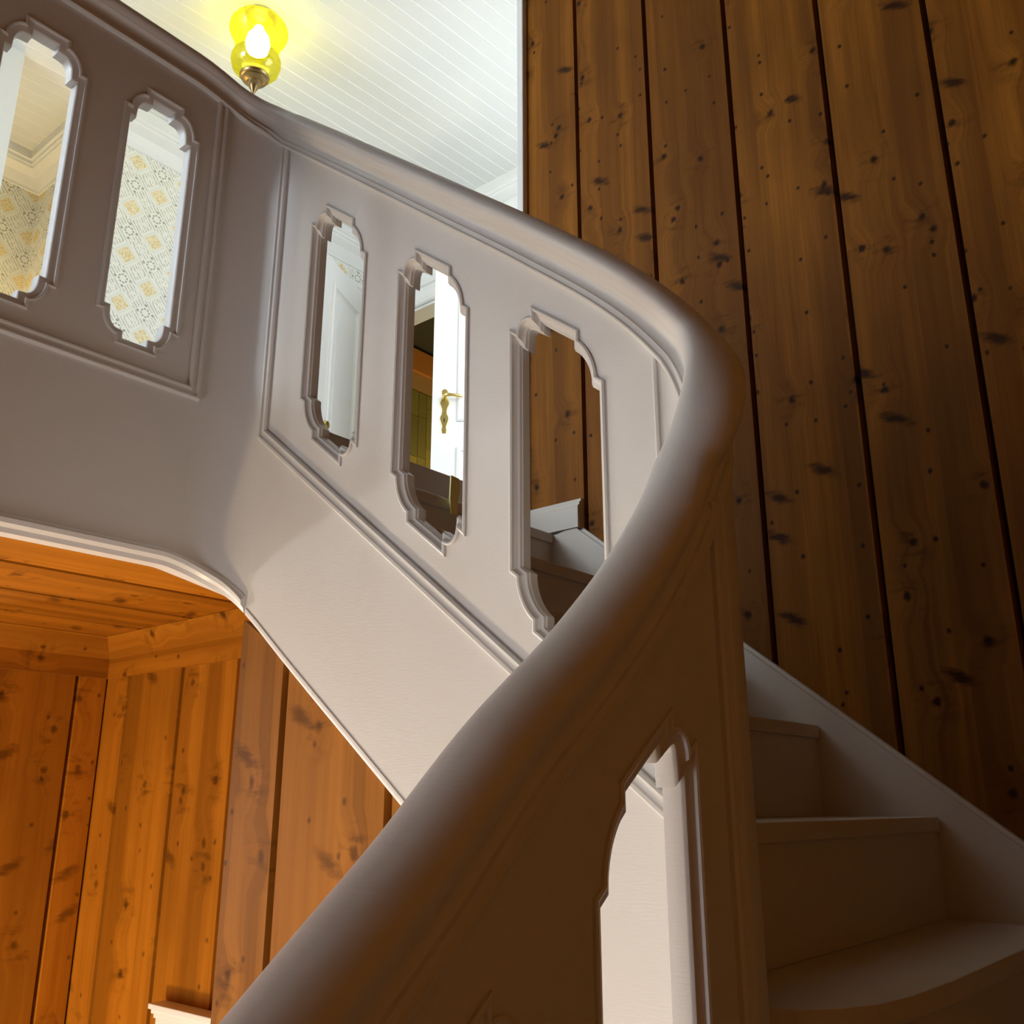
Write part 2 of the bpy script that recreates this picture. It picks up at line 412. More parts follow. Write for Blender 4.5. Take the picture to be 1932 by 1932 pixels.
w3_ = struct(boxes('window_fill', [(1.53, 1.64, 2.35, 3.35, 1.6, 1.64), (1.53, 1.64, 2.35, 3.35, 2.86, 2.9), (1.53, 1.64, 2.35, 2.39, 1.6, 2.9), (1.53, 1.64, 3.31, 3.35, 1.6, 2.9)], WHITE))  # made-up window frame around the added hall fill light
boxes('glazing_bar', [(1.55, 1.61, 2.835, 2.865, 1.64, 2.86)], WHITE, w3_)
struct(boxes('trim_2', [(2.60, 3.02, 3.44, 3.5, FLOOR_UP, 3.17)], WHITE, bevel=0.004))

# upstairs floor slab, dark top step
struct(boxes('floor_upper', [(1.775, 4.9, -2.2, 3.62, 0.44, FLOOR_UP), (LU + TH + 0.001, 1.775, -2.2, FV + TH, 0.44, 0.70), (2.3, 6.6, 3.62, 7.0, 0.44, FLOOR_UP)], PALEFLOOR))
struct(boxes('floor', [(-0.7, 5.3, -2.3, 2.1, HALL - 0.1, HALL)], HALLFLOOR))

# white boarded ceiling
cu = struct(boxes('ceiling', [(-0.7, 6.6, -2.3, 7.0, CEIL_UP + 0.012, CEIL_UP + 0.10)], CEILW))
BW = 0.0732
cs = struct(boxes('ceiling_bounce_block', [(-0.6, 1.22, -1.2, 2.0, CEIL_UP - 0.02, CEIL_UP + 0.011)], DARKPINE_T))  # unseen dark ceiling added to cut white bounce onto the stairs
bp = [(-BW / 2 + 0.0003, 0.012), (-BW / 2 + 0.0003, 0.0), (BW / 2 - 0.0080, 0.0), (BW / 2 - 0.0066, -0.0012), (BW / 2 - 0.0045, -0.0016), (BW / 2 - 0.0022, -0.0012), (BW / 2 - 0.0005, 0.0), (BW / 2 - 0.0005, 0.012)]
L0, L1 = -1.0, 5.2
Vb = [(u_, L0, z_) for u_, z_ in bp] + [(u_, L1, z_) for u_, z_ in bp]; n = len(bp)
Fb = [tuple(range(n)), tuple(range(2 * n - 1, n - 1, -1))] + [(j, (j + 1) % n, n + (j + 1) % n, n + j) for j in range(n)]
first = None
for i in range(50):
    uu = 1.30 + i * BW
    if first is None:
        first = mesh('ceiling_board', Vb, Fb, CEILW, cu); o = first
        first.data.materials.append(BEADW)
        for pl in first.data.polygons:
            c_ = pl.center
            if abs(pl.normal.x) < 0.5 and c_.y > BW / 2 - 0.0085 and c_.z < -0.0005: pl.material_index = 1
    else:
        o = bpy.data.objects.new('ceiling_board', first.data); C.objects.link(o); o.parent = cu
    o.rotation_euler = (0, 0, math.radians(-3.6)); o.location = (0, uu, CEIL_UP - 0.0)

def cornice(name, run, mat):
    """run: list of (u, v) corners of the wall line, room on the left-hand side of travel"""
    prof = [(0.0, -0.165), (0.010, -0.165), (0.012, -0.150), (0.020, -0.140), (0.045, -0.105), (0.085, -0.080), (0.088, -0.068), (0.098, -0.066), (0.100, -0.050), (0.112, -0.046), (0.114, 0.012), (0.0, 0.012)]
    V = []; F = []; n = len(run)
    rows = [miter(run, ins, False) for ins, h in prof]
    for (ins, h), row in zip(prof, rows): V += [(p[0], p[1], CEIL_UP + h) for p in row]
    for j in range(len(prof) - 1):
        for i in range(n - 1): F.append((j * n + i, j * n + i + 1, (j + 1) * n + i + 1, (j + 1) * n + i))
    return struct(mesh(name, V, F, mat))
cornice('trim_3', [(2.1, 3.5), (4.05, 3.5), (4.05, 1.75), (4.80, 1.75), (4.80, 1.305)][::-1], WHITE)

# lower hall: boarded ceiling, panelled walls
cl = struct(boxes('ceiling_lower', [(LU + TH, 5.3, -2.2, 1.27, CEIL_LOW + 0.0185, CEIL_LOW + 0.022)], GAP))
for a, b in ((LU + TH + 0.001, 1.768), (1.768, 2.004), (2.004, 2.233), (2.233, 2.445), (2.445, 2.70), (2.70, 2.95), (2.95, 3.2)):
    pts = [(a + 0.005, 0.018), (a + 0.009, 0.0), (b - 0.009, 0.0), (b - 0.005, 0.018)]
    V = [(x, -2.2, CEIL_LOW + d) for x, d in pts] + [(x, 1.265, CEIL_LOW + d) for x, d in pts]
    mesh('ceiling_plank', V, [(0, 1, 2, 3), (7, 6, 5, 4)] + [(j, (j + 1) % 4, 4 + (j + 1) % 4, 4 + j) for j in range(4)], ORPINE_C, cl)
AW, BWALL = 1.27, 2.45
w1 = struct(boxes('wall_hall', [(1.40, BWALL, AW, AW + 0.08, HALL, CEIL_LOW + 0.02)], GAP))
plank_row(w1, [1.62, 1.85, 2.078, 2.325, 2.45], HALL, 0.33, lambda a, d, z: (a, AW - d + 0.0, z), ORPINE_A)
w2 = struct(boxes('wall_hall_end', [(BWALL + 0.0, BWALL + 0.08, 0.70, AW + 0.08, HALL, CEIL_LOW + 0.02)], GAP))
plank_row(w2, [0.72, 0.95, 1.17, AW - 0.018], HALL, 0.33, lambda a, d, z: (BWALL - d, a, z), ORPINE_B, gap=0.004)
struct(boxes('wall_hall_side', [(BWALL + 0.08, 5.3, 0.70, 0.80, HALL, CEIL_LOW + 0.02)], PLASTER))
struct(boxes('wall_hall_entry', [(5.2, 5.3, -2.2, 0.8, HALL, CEIL_LOW + 0.02)], PLASTER))
# crown boards under the hall ceiling
crown = [(0.018, 0.312), (0.026, 0.312), (0.026, 0.362), (0.030, 0.368), (0.052, 0.412), (0.056, 0.416), (0.018, 0.416)]
def crown_run(name, mat, fn, a0, a1, m0=0.0, m1=0.0):
    n = len(crown)
    V = [fn(a0 + m0 * d, d, z) for d, z in crown] + [fn(a1 + m1 * d, d, z) for d, z in crown]
    return mesh(name, V, [tuple(range(n)), tuple(range(2 * n - 1, n - 1, -1))] + [(j, (j + 1) % n, n + (j + 1) % n, n + j) for j in range(n)], mat)
struct(crown_run('trim_4', ORBAND_A, lambda a, d, z: (a, AW - d, z), 1.40, BWALL, 0, -1.0))
struct(crown_run('trim_5', ORBAND_B, lambda a, d, z: (BWALL - d, a, z), AW, 0.72, -1.0, 0))

# ------------------------------------------------------------------ balustrade
R1, R2 = 0.087, 0.082
V0, VN = -0.448, -0.9
S1 = (FV - R1) - V0; S2 = S1 + R1 * math.pi / 2; S3 = S2 + (LU - R1) - (NU + R2); S4 = S3 + R2 * math.pi / 2; S5 = S4 + (FV - R2) - VN
def path(s):
    """point on the well face, unit tangent, unit normal into the well"""
    if s <= S1: return (LU, V0 + s), (0, 1), (-1, 0)
    if s <= S2:
        a = (s - S1) / R1; c = (LU - R1, FV - R1)
        return (c[0] + R1 * math.cos(a), c[1] + R1 * math.sin(a)), (-math.sin(a), math.cos(a)), (-math.cos(a), -math.sin(a))
    if s <= S3: return (LU - R1 - (s - S2), FV), (-1, 0), (0, -1)
    if s <= S4:
        a = math.pi / 2 + (s - S3) / R2; c = (NU + R2, FV - R2)
        return (c[0] + R2 * math.cos(a), c[1] + R2 * math.sin(a)), (-math.sin(a), math.cos(a)), (-math.cos(a), -math.sin(a))
    return (NU, FV - R2 - (s - S4)), (0, -1), (1, 0)
su = lambda u: S2 + (LU - R1) - u          # far flight: u -> s
sv = lambda v: S4 + (FV - R2) - v          # lower flight: v -> s
sl = lambda v: v - V0                      # landing: v -> s
z_rail = interp([(0, 1.392), (sl(0.4), 1.392), (sl(0.80), 1.390), (S1, 1.379), ((S1 + S2) / 2, 1.349), (S2, 1.293), (su(1.30), 1.188), (su(1.146), 1.06), (su(0.95), 0.896), (su(0.793), 0.764),
                 (su(0.641), 0.627), (su(0.575), 0.550), ((S3 + S4) / 2, 0.432), (sv(0.88), 0.302), (sv(0.784), 0.184), (sv(0.686), 0.092), (sv(0.574), 0.003), (sv(0.489), -0.076), (sv(0.425), -0.130),
                 (sv(0.339), -0.204), (sv(0.2), -0.322), (sv(-0.3), -0.74), (S5, -1.24)])
z_bot = interp([(0, 0.405), (sl(0.4), 0.405), (sl(0.84), 0.404), (S1, 0.398), ((S1 + S2) / 2, 0.371), (S2, 0.324), (su(1.294), 0.218), (su(0.998), -0.012), (su(0.575), -0.347), (sv(0.88), -0.52), (sv(0.5), -0.85), (S5, -2.05)])
z_mould = lambda u: 0.649 + 0.794 * (u - 1.427)

def on_path(s, d, z):
    """d > 0 towards the well"""
    p, t, n = path(s)
    return (p[0] + n[0] * d, p[1] + n[1] * d, z)

bal = empty('stair_balustrade', (NU, VN, -1.9), 'greige painted stair balustrade with pierced panels and rounded handrail winding up to landing', 'balustrade')

def contour(s0, wd, h, shear, z0, n=10):
    """opening outline: s0 left, z0 left lower side corner, wd width, h side height; CCW"""
    e, cx, cz, tp = 0.012, 0.040, 0.040, 0.056
    def arc(cxx, sgn, up):
        return [(cxx + sgn * (cx - e) * math.cos(i / n * math.pi / 2), up * cz * math.sin(i / n * math.pi / 2)) for i in range(n + 1)]
    top = [(wd, 0)] + arc(wd - cx, 1, 1) + [(wd - cx, tp), (cx, tp)] + arc(cx, -1, 1)[::-1] + [(0, 0)]
    bot = [(0, 0)] + arc(cx, -1, -1) + [(cx, -tp), (wd - cx, -tp)] + arc(wd - cx, 1, -1)[::-1] + [(wd, 0)]
    pts = [(x, z + h) for x, z in top] + [(x, z) for x, z in bot]
    return [(s0 + x, z0 + z + shear * x) for x, z in pts]

def panel(name, s0, s1, holes, nseg):
    N = nseg
    if not holes:
        V = []; F = []
        for i in range(N + 1):
            s = s0 + (s1 - s0) * i / N
            a, b = z_bot(s), z_rail(s) + 0.012
            V += [on_path(s, 0, a), on_path(s, 0, b), on_path(s, -TH, b), on_path(s, -TH, a)]
        for i in range(N):
            F += [(4 * i + j, 4 * i + (j + 1) % 4, 4 * i + 4 + (j + 1) % 4, 4 * i + 4 + j) for j in range(4)]
        F += [(0, 1, 2, 3), (4 * N, 4 * N + 1, 4 * N + 2, 4 * N + 3)]
        return mesh(name, V, F, PAINT, bal, smooth=True)
    top = [(s1 + (s0 - s1) * i / N, z_rail(s1 + (s0 - s1) * i / N) + 0.012) for i in range(N + 1)]
    bot = [(s0 + (s1 - s0) * i / N, z_bot(s0 + (s1 - s0) * i / N)) for i in range(N + 1)]
    outer = bot + top
    loops = [outer] + holes
    flat = [p for l in loops for p in l]; nf = len(flat)
    tri = tessellate_polygon([[Vector((a, b, 0)) for a, b in l] for l in loops])
    V = [on_path(a, 0.0, b) for a, b in flat] + [on_path(a, -TH, b) for a, b in flat]
    F = [tuple(t) for t in tri] + [tuple(i + nf for i in reversed(t)) for t in tri]
    k = 0
    for l in loops:
        m = len(l)
        F += [(k + i, k + (i + 1) % m, nf + k + (i + 1) % m, nf + k + i) for i in range(m)]; k += m
    return mesh(name, V, F, PAINT, bal)

TRIM = [(-0.005, 0.0), (-0.005, 0.003), (-0.0025, 0.0042), (0.0, 0.003), (0.0006, 0.0), (0.0014, -0.0022), (0.0032, -0.0040), (0.0056, -0.0050), (0.0074, -0.0056), (0.0080, -0.0068), (0.0084, -0.0095), (0.0098, -0.0108),
        (0.0098, -TH + 0.002), (0.0060, -TH - 0.001), (-0.001, -TH - 0.0012), (-0.003, -TH)]
TRIM_S = [(-0.005, 0.0), (-0.005, 0.003), (-0.0025, 0.0042), (0.0, 0.003), (0.0008, 0.0), (0.0035, -0.0014), (0.0075, -0.0022), (0.0105, -0.0036), (0.0120, -0.0056), (0.0126, -0.0078),
          (0.0126, -TH + 0.002), (0.0080, -TH - 0.001), (-0.001, -TH - 0.0012), (-0.003, -TH)]
def opening(pan, hole, stair_side=False, flat=False):
    sweep2d('opening_moulding', hole, TRIM_S if (stair_side or flat) else TRIM, (lambda a, b, h: on_path(a, -TH - h, b)) if stair_side else (lambda a, b, h: on_path(a, h, b)), PAINT, pan)

FRAME = [(0.0, 0.0), (0.0, 0.006), (0.003, 0.0085), (0.007, 0.0075), (0.009, 0.004), (0.016, 0.0035), (0.018, 0.0075), (0.021, 0.008), (0.024, 0.005), (0.024, 0.0)]

# landing panel
lh = []
for k in range(5):
    r = 0.828 - 0.2305 * k
    lh.append(contour(sl(r - 0.150), 0.150, 0.422, 0.0, 0.838))
lp = panel('landing_panel', 0.0, S1, lh, 24)
for h in lh: opening(lp, h, flat=True)
sweep2d('frame_moulding', [(sl(0.887), 1.395), (sl(0.887), 0.722), (0.0, 0.722)][::-1], [(i, h) for i, h in FRAME], lambda a, b, h: on_path(a, h, b), PAINT, lp, closed=False)
panel_c = panel('corner_panel', S1, S2, [], 14)
# upper flight panel: s runs down the flight
fh = []
for k in range(3):
    ul = 1.307 - 0.2475 * k
    fh.append(contour(su(ul), 0.154, 0.355, -0.80, 0.698 - 0.1970 * k))
fp = panel('flight_panel', S2, S3, fh, 24)
for h in fh: opening(fp, h)
ptsf = [(su(1.427), z_rail(su(1.427)) + 0.0), (su(1.427), z_mould(1.427)), (su(0.560), z_mould(0.560))]
sweep2d('frame_moulding', [(su(0.572), z_mould(0.572) + 0.024), (su(0.572), z_rail(su(0.572)))], [(0, 0), (0, 0.004), (0.003, 0.005), (0.006, 0.004), (0.007, 0)], lambda a, b, h: on_path(a, h, b), PAINT, fp, closed=False)
sweep2d('frame_moulding', ptsf, FRAME, lambda a, b, h: on_path(a, h, b), PAINT, fp, closed=False)
panel_t = panel('turn_panel', S3, S4, [], 18)
# lower flight panel
nh = []
for k in range(5):
    vr = 0.796 - 0.2450 * k
    sh = -0.75
    nh.append(contour(sv(vr), 0.158, 0.36, sh, 0.047 - 0.199 * k - 0.36))
np_ = panel('lower_flight_panel', S4, S5, nh, 30)
for h in nh: opening(np_, h, True)
ptsn = [(sv(0.878), z_rail(sv(0.878))), (sv(0.878), z_rail(sv(0.878)) - 0.66), (sv(-0.85), z_rail(sv(-0.85)) - 0.66)]
sweep2d('frame_moulding', ptsn, FRAME, lambda a, b, h: on_path(a, -TH - h, b), PAINT, np_, closed=False)

# handrail, swept square to its slope
def rail_profile():
    half = [(0.013, 0.0), (0.0225, 0.000), (0.0250, 0.0025), (0.0250, 0.0045), (0.0228, 0.0062), (0.0218, 0.0070), (0.0218, 0.0135), (0.0188, 0.0150), (0.0168, 0.0190), (0.0165, 0.0245), (0.0185, 0.0295), (0.0225, 0.0335), (0.0275, 0.0360), (0.0290, 0.0368)]
    a0 = -38; cx, cz, ra, rb = 0.0, 0.0520, 0.0375, 0.0225
    half += [(ra * math.cos(math.radians(a)), cz + rb * math.sin(math.radians(a))) for a in range(a0, 91, 9)]
    return half + [(-x, z) for x, z in half[::-1] if x > 1e-4]
RP = rail_profile()
def sweep_rail(name, prof, s0, s1, step, mat, parent, zf, off=-TH / 2, angle=28, plumb=False, cut=0.0):
    n = max(2, int((s1 - s0) / step)); V = []; F = []; m = len(prof)
    for i in range(n + 1):
        s = s0 + (s1 - s0) * i / n
        p, t, nn = path(s); e = 0.012
        dz = (zf(s + e) - zf(s - e)) / (2 * e)
        T = Vector((t[0], t[1], dz)).normalized(); N = Vector((nn[0], nn[1], 0))
        U = Vector((0, 0, 1)) if plumb else (Vector((0, 0, 1)) - T * T.z).normalized()
        # the rail cuts the corner of the turn a little
        q = (s - (S3 + S4) / 2) / 0.13
        o_ = off + (cut * math.cos(q * math.pi / 2) ** 2 if abs(q) < 1 else 0.0)
        base = Vector((p[0] + nn[0] * o_, p[1] + nn[1] * o_, zf(s)))
        V += [tuple(base + N * x + U * z) for x, z in prof]
    for i in range(n):
        for j in range(m):
            k = (j + 1) % m
            F.append((i * m + j, i * m + k, (i + 1) * m + k, (i + 1) * m + j))
    F.append(tuple(range(m))); F.append(tuple(n * m + j for j in range(m)))
    return mesh(name, V, F, mat, parent, smooth=True, angle=angle)
sweep_rail('handrail', RP, 0.0, S5, 0.006, PAINT, bal, z_rail, cut=0.008)

# beads under landing fascia and flight string, hall light put into their white
bead = [(-TH + 0.002, -0.004), (0.002, -0.004), (0.004, 0.004), (0.010, 0.010), (0.011, 0.018), (0.005, 0.022), (0.003, 0.026), (0.0, 0.028), (-0.004, 0.02), (-TH + 0.002, 0.0)]
sweep_rail('fascia_bead', bead, 0.0, S2 - 0.002, 0.012, WHITE_BEAD, bal, z_bot, off=0.0, plumb=True)
bead2 = [(-TH + 0.002, -0.004), (0.002, -0.004), (0.003, 0.002), (0.002, 0.007), (-0.004, 0.007), (-TH + 0.002, 0.0)]
sweep_rail('string_lit_edge', bead2, S2 + 0.002, S3, 0.02, WHITE_BEAD, bal, z_bot, off=0.0, plumb=True)

# ------------------------------------------------------------------ panelling under the upper flight
SPV = 0.985
wu = struct(boxes('wall_understair', [(0.475, 1.452, SPV + 0.0135, SPV + 0.0145, HALL, -0.40)], GAP))
struct(boxes('wall_understair_end', [(1.4525, 1.456, FV + TH + 0.002, AW, HALL, 0.30)], ORPINE_B))
plank_row(wu, [0.475, 0.54, 0.80, 1.056, 1.315, 1.456], HALL, lambda a: min(z_bot(su(min(a, 1.42))) - 0.0045, 0.318) if a > 0.575 else -0.36,
          lambda a, d, z: (a, SPV + 0.013 - d * 0.9, z), ORPINE_S, gap=0.009)
def zc(a): return z_bot(su(a)) - 0.005
prism('backing_board', [(0.60, -0.40), (1.42, -0.40), (1.42, zc(1.42)), (0.60, zc(0.60))], lambda a, b, d: (a, d, b), SPV + 0.0135, SPV + 0.0145, GAP, wu)

# ------------------------------------------------------------------ the stairs
stairs = empty('staircase', (0.9, 1.5, -1.5), 'painted wooden stairs climbing between the balustrade and the dark plank wall', 'staircase')
NOSE = [(-0.204, 0.405), (-0.024, 0.600), (0.156, 0.818), (0.336, 1.045), (0.516, 1.265), (0.696, 1.510)]
VI, VO = FV + TH + 0.001, W_BACK - 0.027
for i, (z, u) in enumerate(NOSE):
    un = NOSE[i + 1][1] if i < 5 else 1.775
    if i == 0:
        front = [(0.575, 1.0035), (0.52, 1.012), (0.478, 1.030), (0.445, 1.064), (0.424, 1.11), (0.412, 1.18), (0.405, 1.307), (0.405, VO)]
    else:
        front = [(u, VI), (u, VO)]
    poly = front + [(un + 0.045, VO), (un + 0.045, VI)]
    prism('tread', poly, lambda a, b, d: (a, b, d), z - 0.026, z, PAINT_STEP, stairs, bevel=0.004)
    rf = [(a + 0.007, b) for a, b in front]
    if i == 0: rf[0] = (0.60, 1.0035)
    rb = [(a + 0.018, b) for a, b in rf[::-1]]
    prism('riser', rf + rb, lambda a, b, d: (a, b, d), z - 0.18 + 0.0005, z - 0.0262, PAINT_STEP, stairs)
boxes('riser', [(1.760, 1.774, VI, W_BACK, 0.697, FLOOR_UP - 0.001)], SHADED_RISER, stairs)['label'] = 'top riser at the upstairs floor edge, shade painted in dark brown'
# winders and lower flight (below the picture, under the photographer)
fr = [(0.45, 1.02), (0.05, 2.0 - 0.03)]
prism('tread', [(0.449, 0.93), (0.43, 1.03), (0.45, VO), (-0.05, VO)], lambda a, b, d: (a, b, d), -0.418, -0.384, PAINT_STEP, stairs)
prism('tread', [(0.449, 0.78), (0.449, 0.95), (0.05, VO), (-0.58, VO), (-0.58, 1.25)], lambda a, b, d: (a, b, d), -0.598, -0.564, PAINT_STEP, stairs)
for k in range(8):
    v1 = 0.62 - 0.23 * k; z = -0.744 - 0.18 * k
    boxes('tread', [(-0.58, 0.449, v1 - 0.03, v1 + 0.26 + (0.3 if k == 0 else 0), z - 0.034, z)], PAINT_STEP, stairs)
    boxes('riser', [(-0.58, 0.449, v1, v1 + 0.018, z - 0.18, z - 0.0345)], PAINT_STEP, stairs)
# wall string
zs = lambda u: 0.328 + 0.80 * (u - 0.968)
prism('wall_string', [(-0.05, zs(-0.05)), (-0.05, zs(-0.05) - 0.40), (1.0, zs(1.0) - 0.40), (1.50, 0.40), (1.76, 0.45), (1.76, 0.694), (1.50, 0.694), (1.44, 0.705)],
      lambda a, b, d: (a, d, b), W_BACK - 0.026, W_BACK - 0.0005, PAINT_STEP, stairs)
prism('string_fillet', [(-0.05, zs(-0.05) - 0.002), (1.438, 0.703), (1.438, 0.715), (-0.05, zs(-0.05) + 0.010)], lambda a, b, d: (a, d, b), W_BACK - 0.016, W_BACK - 0.0005, PAINT_STEP, stairs)
# small skirting at the head of the stairs
bb = struct(prism('baseboard_back', [(0.0, 0.701), (0.030, 0.701), (0.030, 0.758), (0.026, 0.764), (0.022, 0.766), (0.022, 0.772), (0.016, 0.776), (0.014, 0.784), (0.0, 0.786)],
                  lambda a, b, d: (d, W_BACK - 0.0005 - a, b), 1.425, 1.614, PAINT_STEP))

# ------------------------------------------------------------------ doors upstairs
def door(name, hinge, free, z0, z1, label, handle_kind, flip=1):
    """leaf from hinge (u, v) to free (u, v); a along the leaf from the free edge; d towards the viewer"""
    L = math.hypot(hinge[0] - free[0], hinge[1] - free[1])
    t = ((hinge[0] - free[0]) / L, (hinge[1] - free[1]) / L)
    n = (t[1] * flip, -t[0] * flip)
    if n[0] * free[0] + n[1] * free[1] > 0: n = (-n[0], -n[1])
    fn = lambda a, b, d: (free[0] + t[0] * a + n[0] * d, free[1] + t[1] * a + n[1] * d, b)
    e = empty(name, (hinge[0], hinge[1], z0), label, 'door')
    prism('door_leaf', [(0, z0), (L, z0), (L, z1), (0, z1)], fn, -0.04, 0.0, WHITE, e, bevel=0.003)
    H = z1 - z0
    for lo, hi in ((0.10, 0.40), (0.47, 0.93)):
        m = 0.125
        rect = [(m, z0 + lo * H), (L - m, z0 + lo * H), (L - m, z0 + hi * H), (m, z0 + hi * H)]
        pm = sweep2d('panel_moulding', rect, [(0, 0.0), (0.0, 0.010), (0.010, 0.017), (0.020, 0.015), (0.028, 0.006), (0.036, 0.003), (0.040, 0.0005)], fn, WHITE, e)
        rin = miter(rect, 0.07)
        prism('raised_panel', rin, fn, -0.001, 0.006, WHITE, e, bevel=0.004)
    zh = z0 + 1.0
    if handle_kind == 'plate':
        prof = [(0.0, 0.012), (0.012, 0.014), (0.022, 0.011), (0.035, 0.010), (0.048, 0.020), (0.060, 0.016), (0.075, 0.0125), (0.10, 0.016), (0.118, 0.021), (0.140, 0.019), (0.155, 0.0145), (0.170, 0.0145), (0.188, 0.021), (0.200, 0.019), (0.212, 0.013), (0.224, 0.014), (0.236, 0.0105), (0.242, 0.004)]
        prof = [(0.0, 0.011), (0.016, 0.014), (0.026, 0.011), (0.036, 0.011), (0.052, 0.016), (0.070, 0.022), (0.085, 0.021), (0.100, 0.014), (0.118, 0.0125), (0.134, 0.016), (0.152, 0.023), (0.166, 0.022), (0.182, 0.015), (0.196, 0.0115), (0.208, 0.015), (0.222, 0.016), (0.232, 0.011), (0.236, 0.004)]
        c = 0.062
        poly = [(c + w_, zh - 0.15 + h_) for h_, w_ in prof] + [(c - w_, zh - 0.15 + h_) for h_, w_ in prof[::-1]]
        pl = prism('handle_plate', poly, fn, 0.0, 0.004, BRASS, e, bevel=0.0015); pl['label'] = 'ornate brass handle plate'
        prism('keyhole', [(c + 0.004 * math.cos(i * 0.5236), zh - 0.075 + 0.004 * math.sin(i * 0.5236)) for i in range(12)], fn, 0.0035, 0.0048, BLACK, pl)
        prism('keyhole', [(c - 0.0022, zh - 0.092), (c + 0.0022, zh - 0.092), (c + 0.003, zh - 0.079), (c - 0.003, zh - 0.079)], fn, 0.0035, 0.0048, BLACK, pl)
        # lever: neck then bowed grip
        pts = [(c, 0.003), (c, 0.030), (c + 0.004, 0.043), (c + 0.016, 0.050), (c + 0.04, 0.050), (c + 0.065, 0.049), (c + 0.088, 0.044)]
        rad = [0.012, 0.009, 0.0095, 0.0095, 0.0075, 0.0085, 0.006]
        V = []; F = []; m = 12
        for i, ((a, d), r) in enumerate(zip(pts, rad)):
            j0, j1 = pts[max(0, i - 1)], pts[min(len(pts) - 1, i + 1)]
            ta, td = j1[0] - j0[0], j1[1] - j0[1]; l = math.hypot(ta, td); ta /= l; td /= l
            sag = -0.010 * max(0.0, (a - c) / 0.115) ** 1.5
            for q in range(m):
                x = math.cos(q * 2 * math.pi / m) * r; y = math.sin(q * 2 * math.pi / m) * r
                V.append(fn(a - td * x, zh + 0.038 + y + sag, d + ta * x))
        for i in range(len(pts) - 1):
            for q in range(m): F.append((i * m + q, i * m + (q + 1) % m, (i + 1) * m + (q + 1) % m, (i + 1) * m + q))
        F += [tuple(range(m)), tuple((len(pts) - 1) * m + q for q in range(m))]
        lv = mesh('lever', V, F, BRASS, e, smooth=True); lv['label'] = 'curved brass lever handle'
    else:
        kb = lathe_along('door_knob', [(0.022, 0.0), (0.022, 0.004), (0.009, 0.006), (0.008, 0.028), (0.020, 0.036), (0.026, 0.048), (0.020, 0.060), (0.0, 0.064)], fn, 0.055, zh + 0.0, BRASS, e)
        kb['label'] = 'round brass knob'
    return e

def lathe_along(name, prof, fn, a0, b0, mat, parent, n=20):
    V = []; F = []
    for r, d in prof:
        for k in range(n):
            t = 2 * math.pi * k / n; V.append(fn(a0 + r * math.cos(t), b0 + r * math.sin(t), d))
    for i in range(len(prof) - 1):
        for k in range(n): F.append((i * n + k, i * n + (k + 1) % n, (i + 1) * n + (k + 1) % n, (i + 1) * n + k))
    return mesh(name, V, F, mat, parent, smooth=True)

door('hall_door', (2.75, 3.44), (3.115, 3.095), FLOOR_UP + 0.012, 2.84, 'white panelled door with brass lever standing open beside the dark doorway', 'plate')
door('wallpaper_room_door', (3.99, 3.40), (3.745, 2.855), FLOOR_UP + 0.012, 2.92, 'white panelled door with round brass knob ajar in the wallpapered wall', 'knob')

def casing(name, fn, a0, a1, ztop, wd=0.11, z0=FLOOR_UP):
    prof = [(0, 0), (0, 0.030), (0.020, 0.034), (0.028, 0.022), (0.045, 0.020), (0.052, 0.026), (wd - 0.04, 0.016), (wd - 0.025, 0.022), (wd - 0.010, 0.024), (wd, 0.016), (wd, 0.0)]
    poly = [(a0, z0), (a0, ztop), (a1, ztop), (a1, z0)]
    return struct(sweep2d(name, poly, prof, fn, WHITE, None, closed=False))
casing('trim_6', lambda a, b, d: (a, 3.5 - d, b), 3.92, 2.98, 2.93, 0.13)
struct(boxes('trim_9', [(3.03, 3.97, 3.488, 3.4995, 2.93, 3.14), (2.98, 3.92, 3.4995, 3.622, 2.785, 2.7995)], WHITE))
casing('trim_7', lambda a, b, d: (4.05 - d, a, b), 2.95, 3.42, 2.95, 0.09)

# room behind the dark doorway
rm = struct(boxes('wall_inner_room', [(4.62, 4.70, 3.62, 6.2, FLOOR_UP, CEIL_UP)], plain('olive_dark_wall', (0.055, 0.050, 0.022), 0.7)))
struct(boxes('ceiling_inner', [(2.3, 4.62, 3.62, 6.2, 3.20, 3.25)], plain('olive_dark_ceiling', (0.055, 0.050, 0.022), 0.7)))
struct(boxes('wall_inner_end', [(2.4, 4.70, 6.2, 6.3, FLOOR_UP, CEIL_UP)], PLASTER))
struct(boxes('wall_inner_side', [(2.3, 2.4, 3.62, 6.3, FLOOR_UP, CEIL_UP)], PLASTER))
boxes('picture_rail', [(4.585, 4.62, 3.62, 6.2, 3.0, 3.17)], plain('orange_board', (0.62, 0.22, 0.035), 0.5), rm)
boxes('frieze', [(4.605, 4.62, 3.62, 6.2, 2.86, 3.0)], plain('tan_board', (0.50, 0.27, 0.08), 0.6), rm)
TILE = tilewall('olive_plank_tile', (0.34, 0.27, 0.055), (0.16, 0.14, 0.035), 0)
rnd = random.Random(3); tme = None
for c_ in range(14):
    v = 3.70 + c_ * 0.082; z = FLOOR_UP + 0.62 - rnd.random() * 0.3
    while z < 2.86:
        h = 0.31
        z1_ = min(z + h, 2.855)
        if z1_ - z > 0.03:
            boxes('wall_tile', [(4.600, 4.62, v, v + 0.078, z, z1_ - 0.004)], TILE, rm)
        z += h
light('alcove_lamp_light', 'POINT', (4.55, 1.52, 1.45), 24, (1.0, 0.68, 0.27), 0.06)
light('inner_room_lamp_light', 'POINT', (4.0, 4.6, 1.75), 20, (1.0, 0.78, 0.38), 0.08)

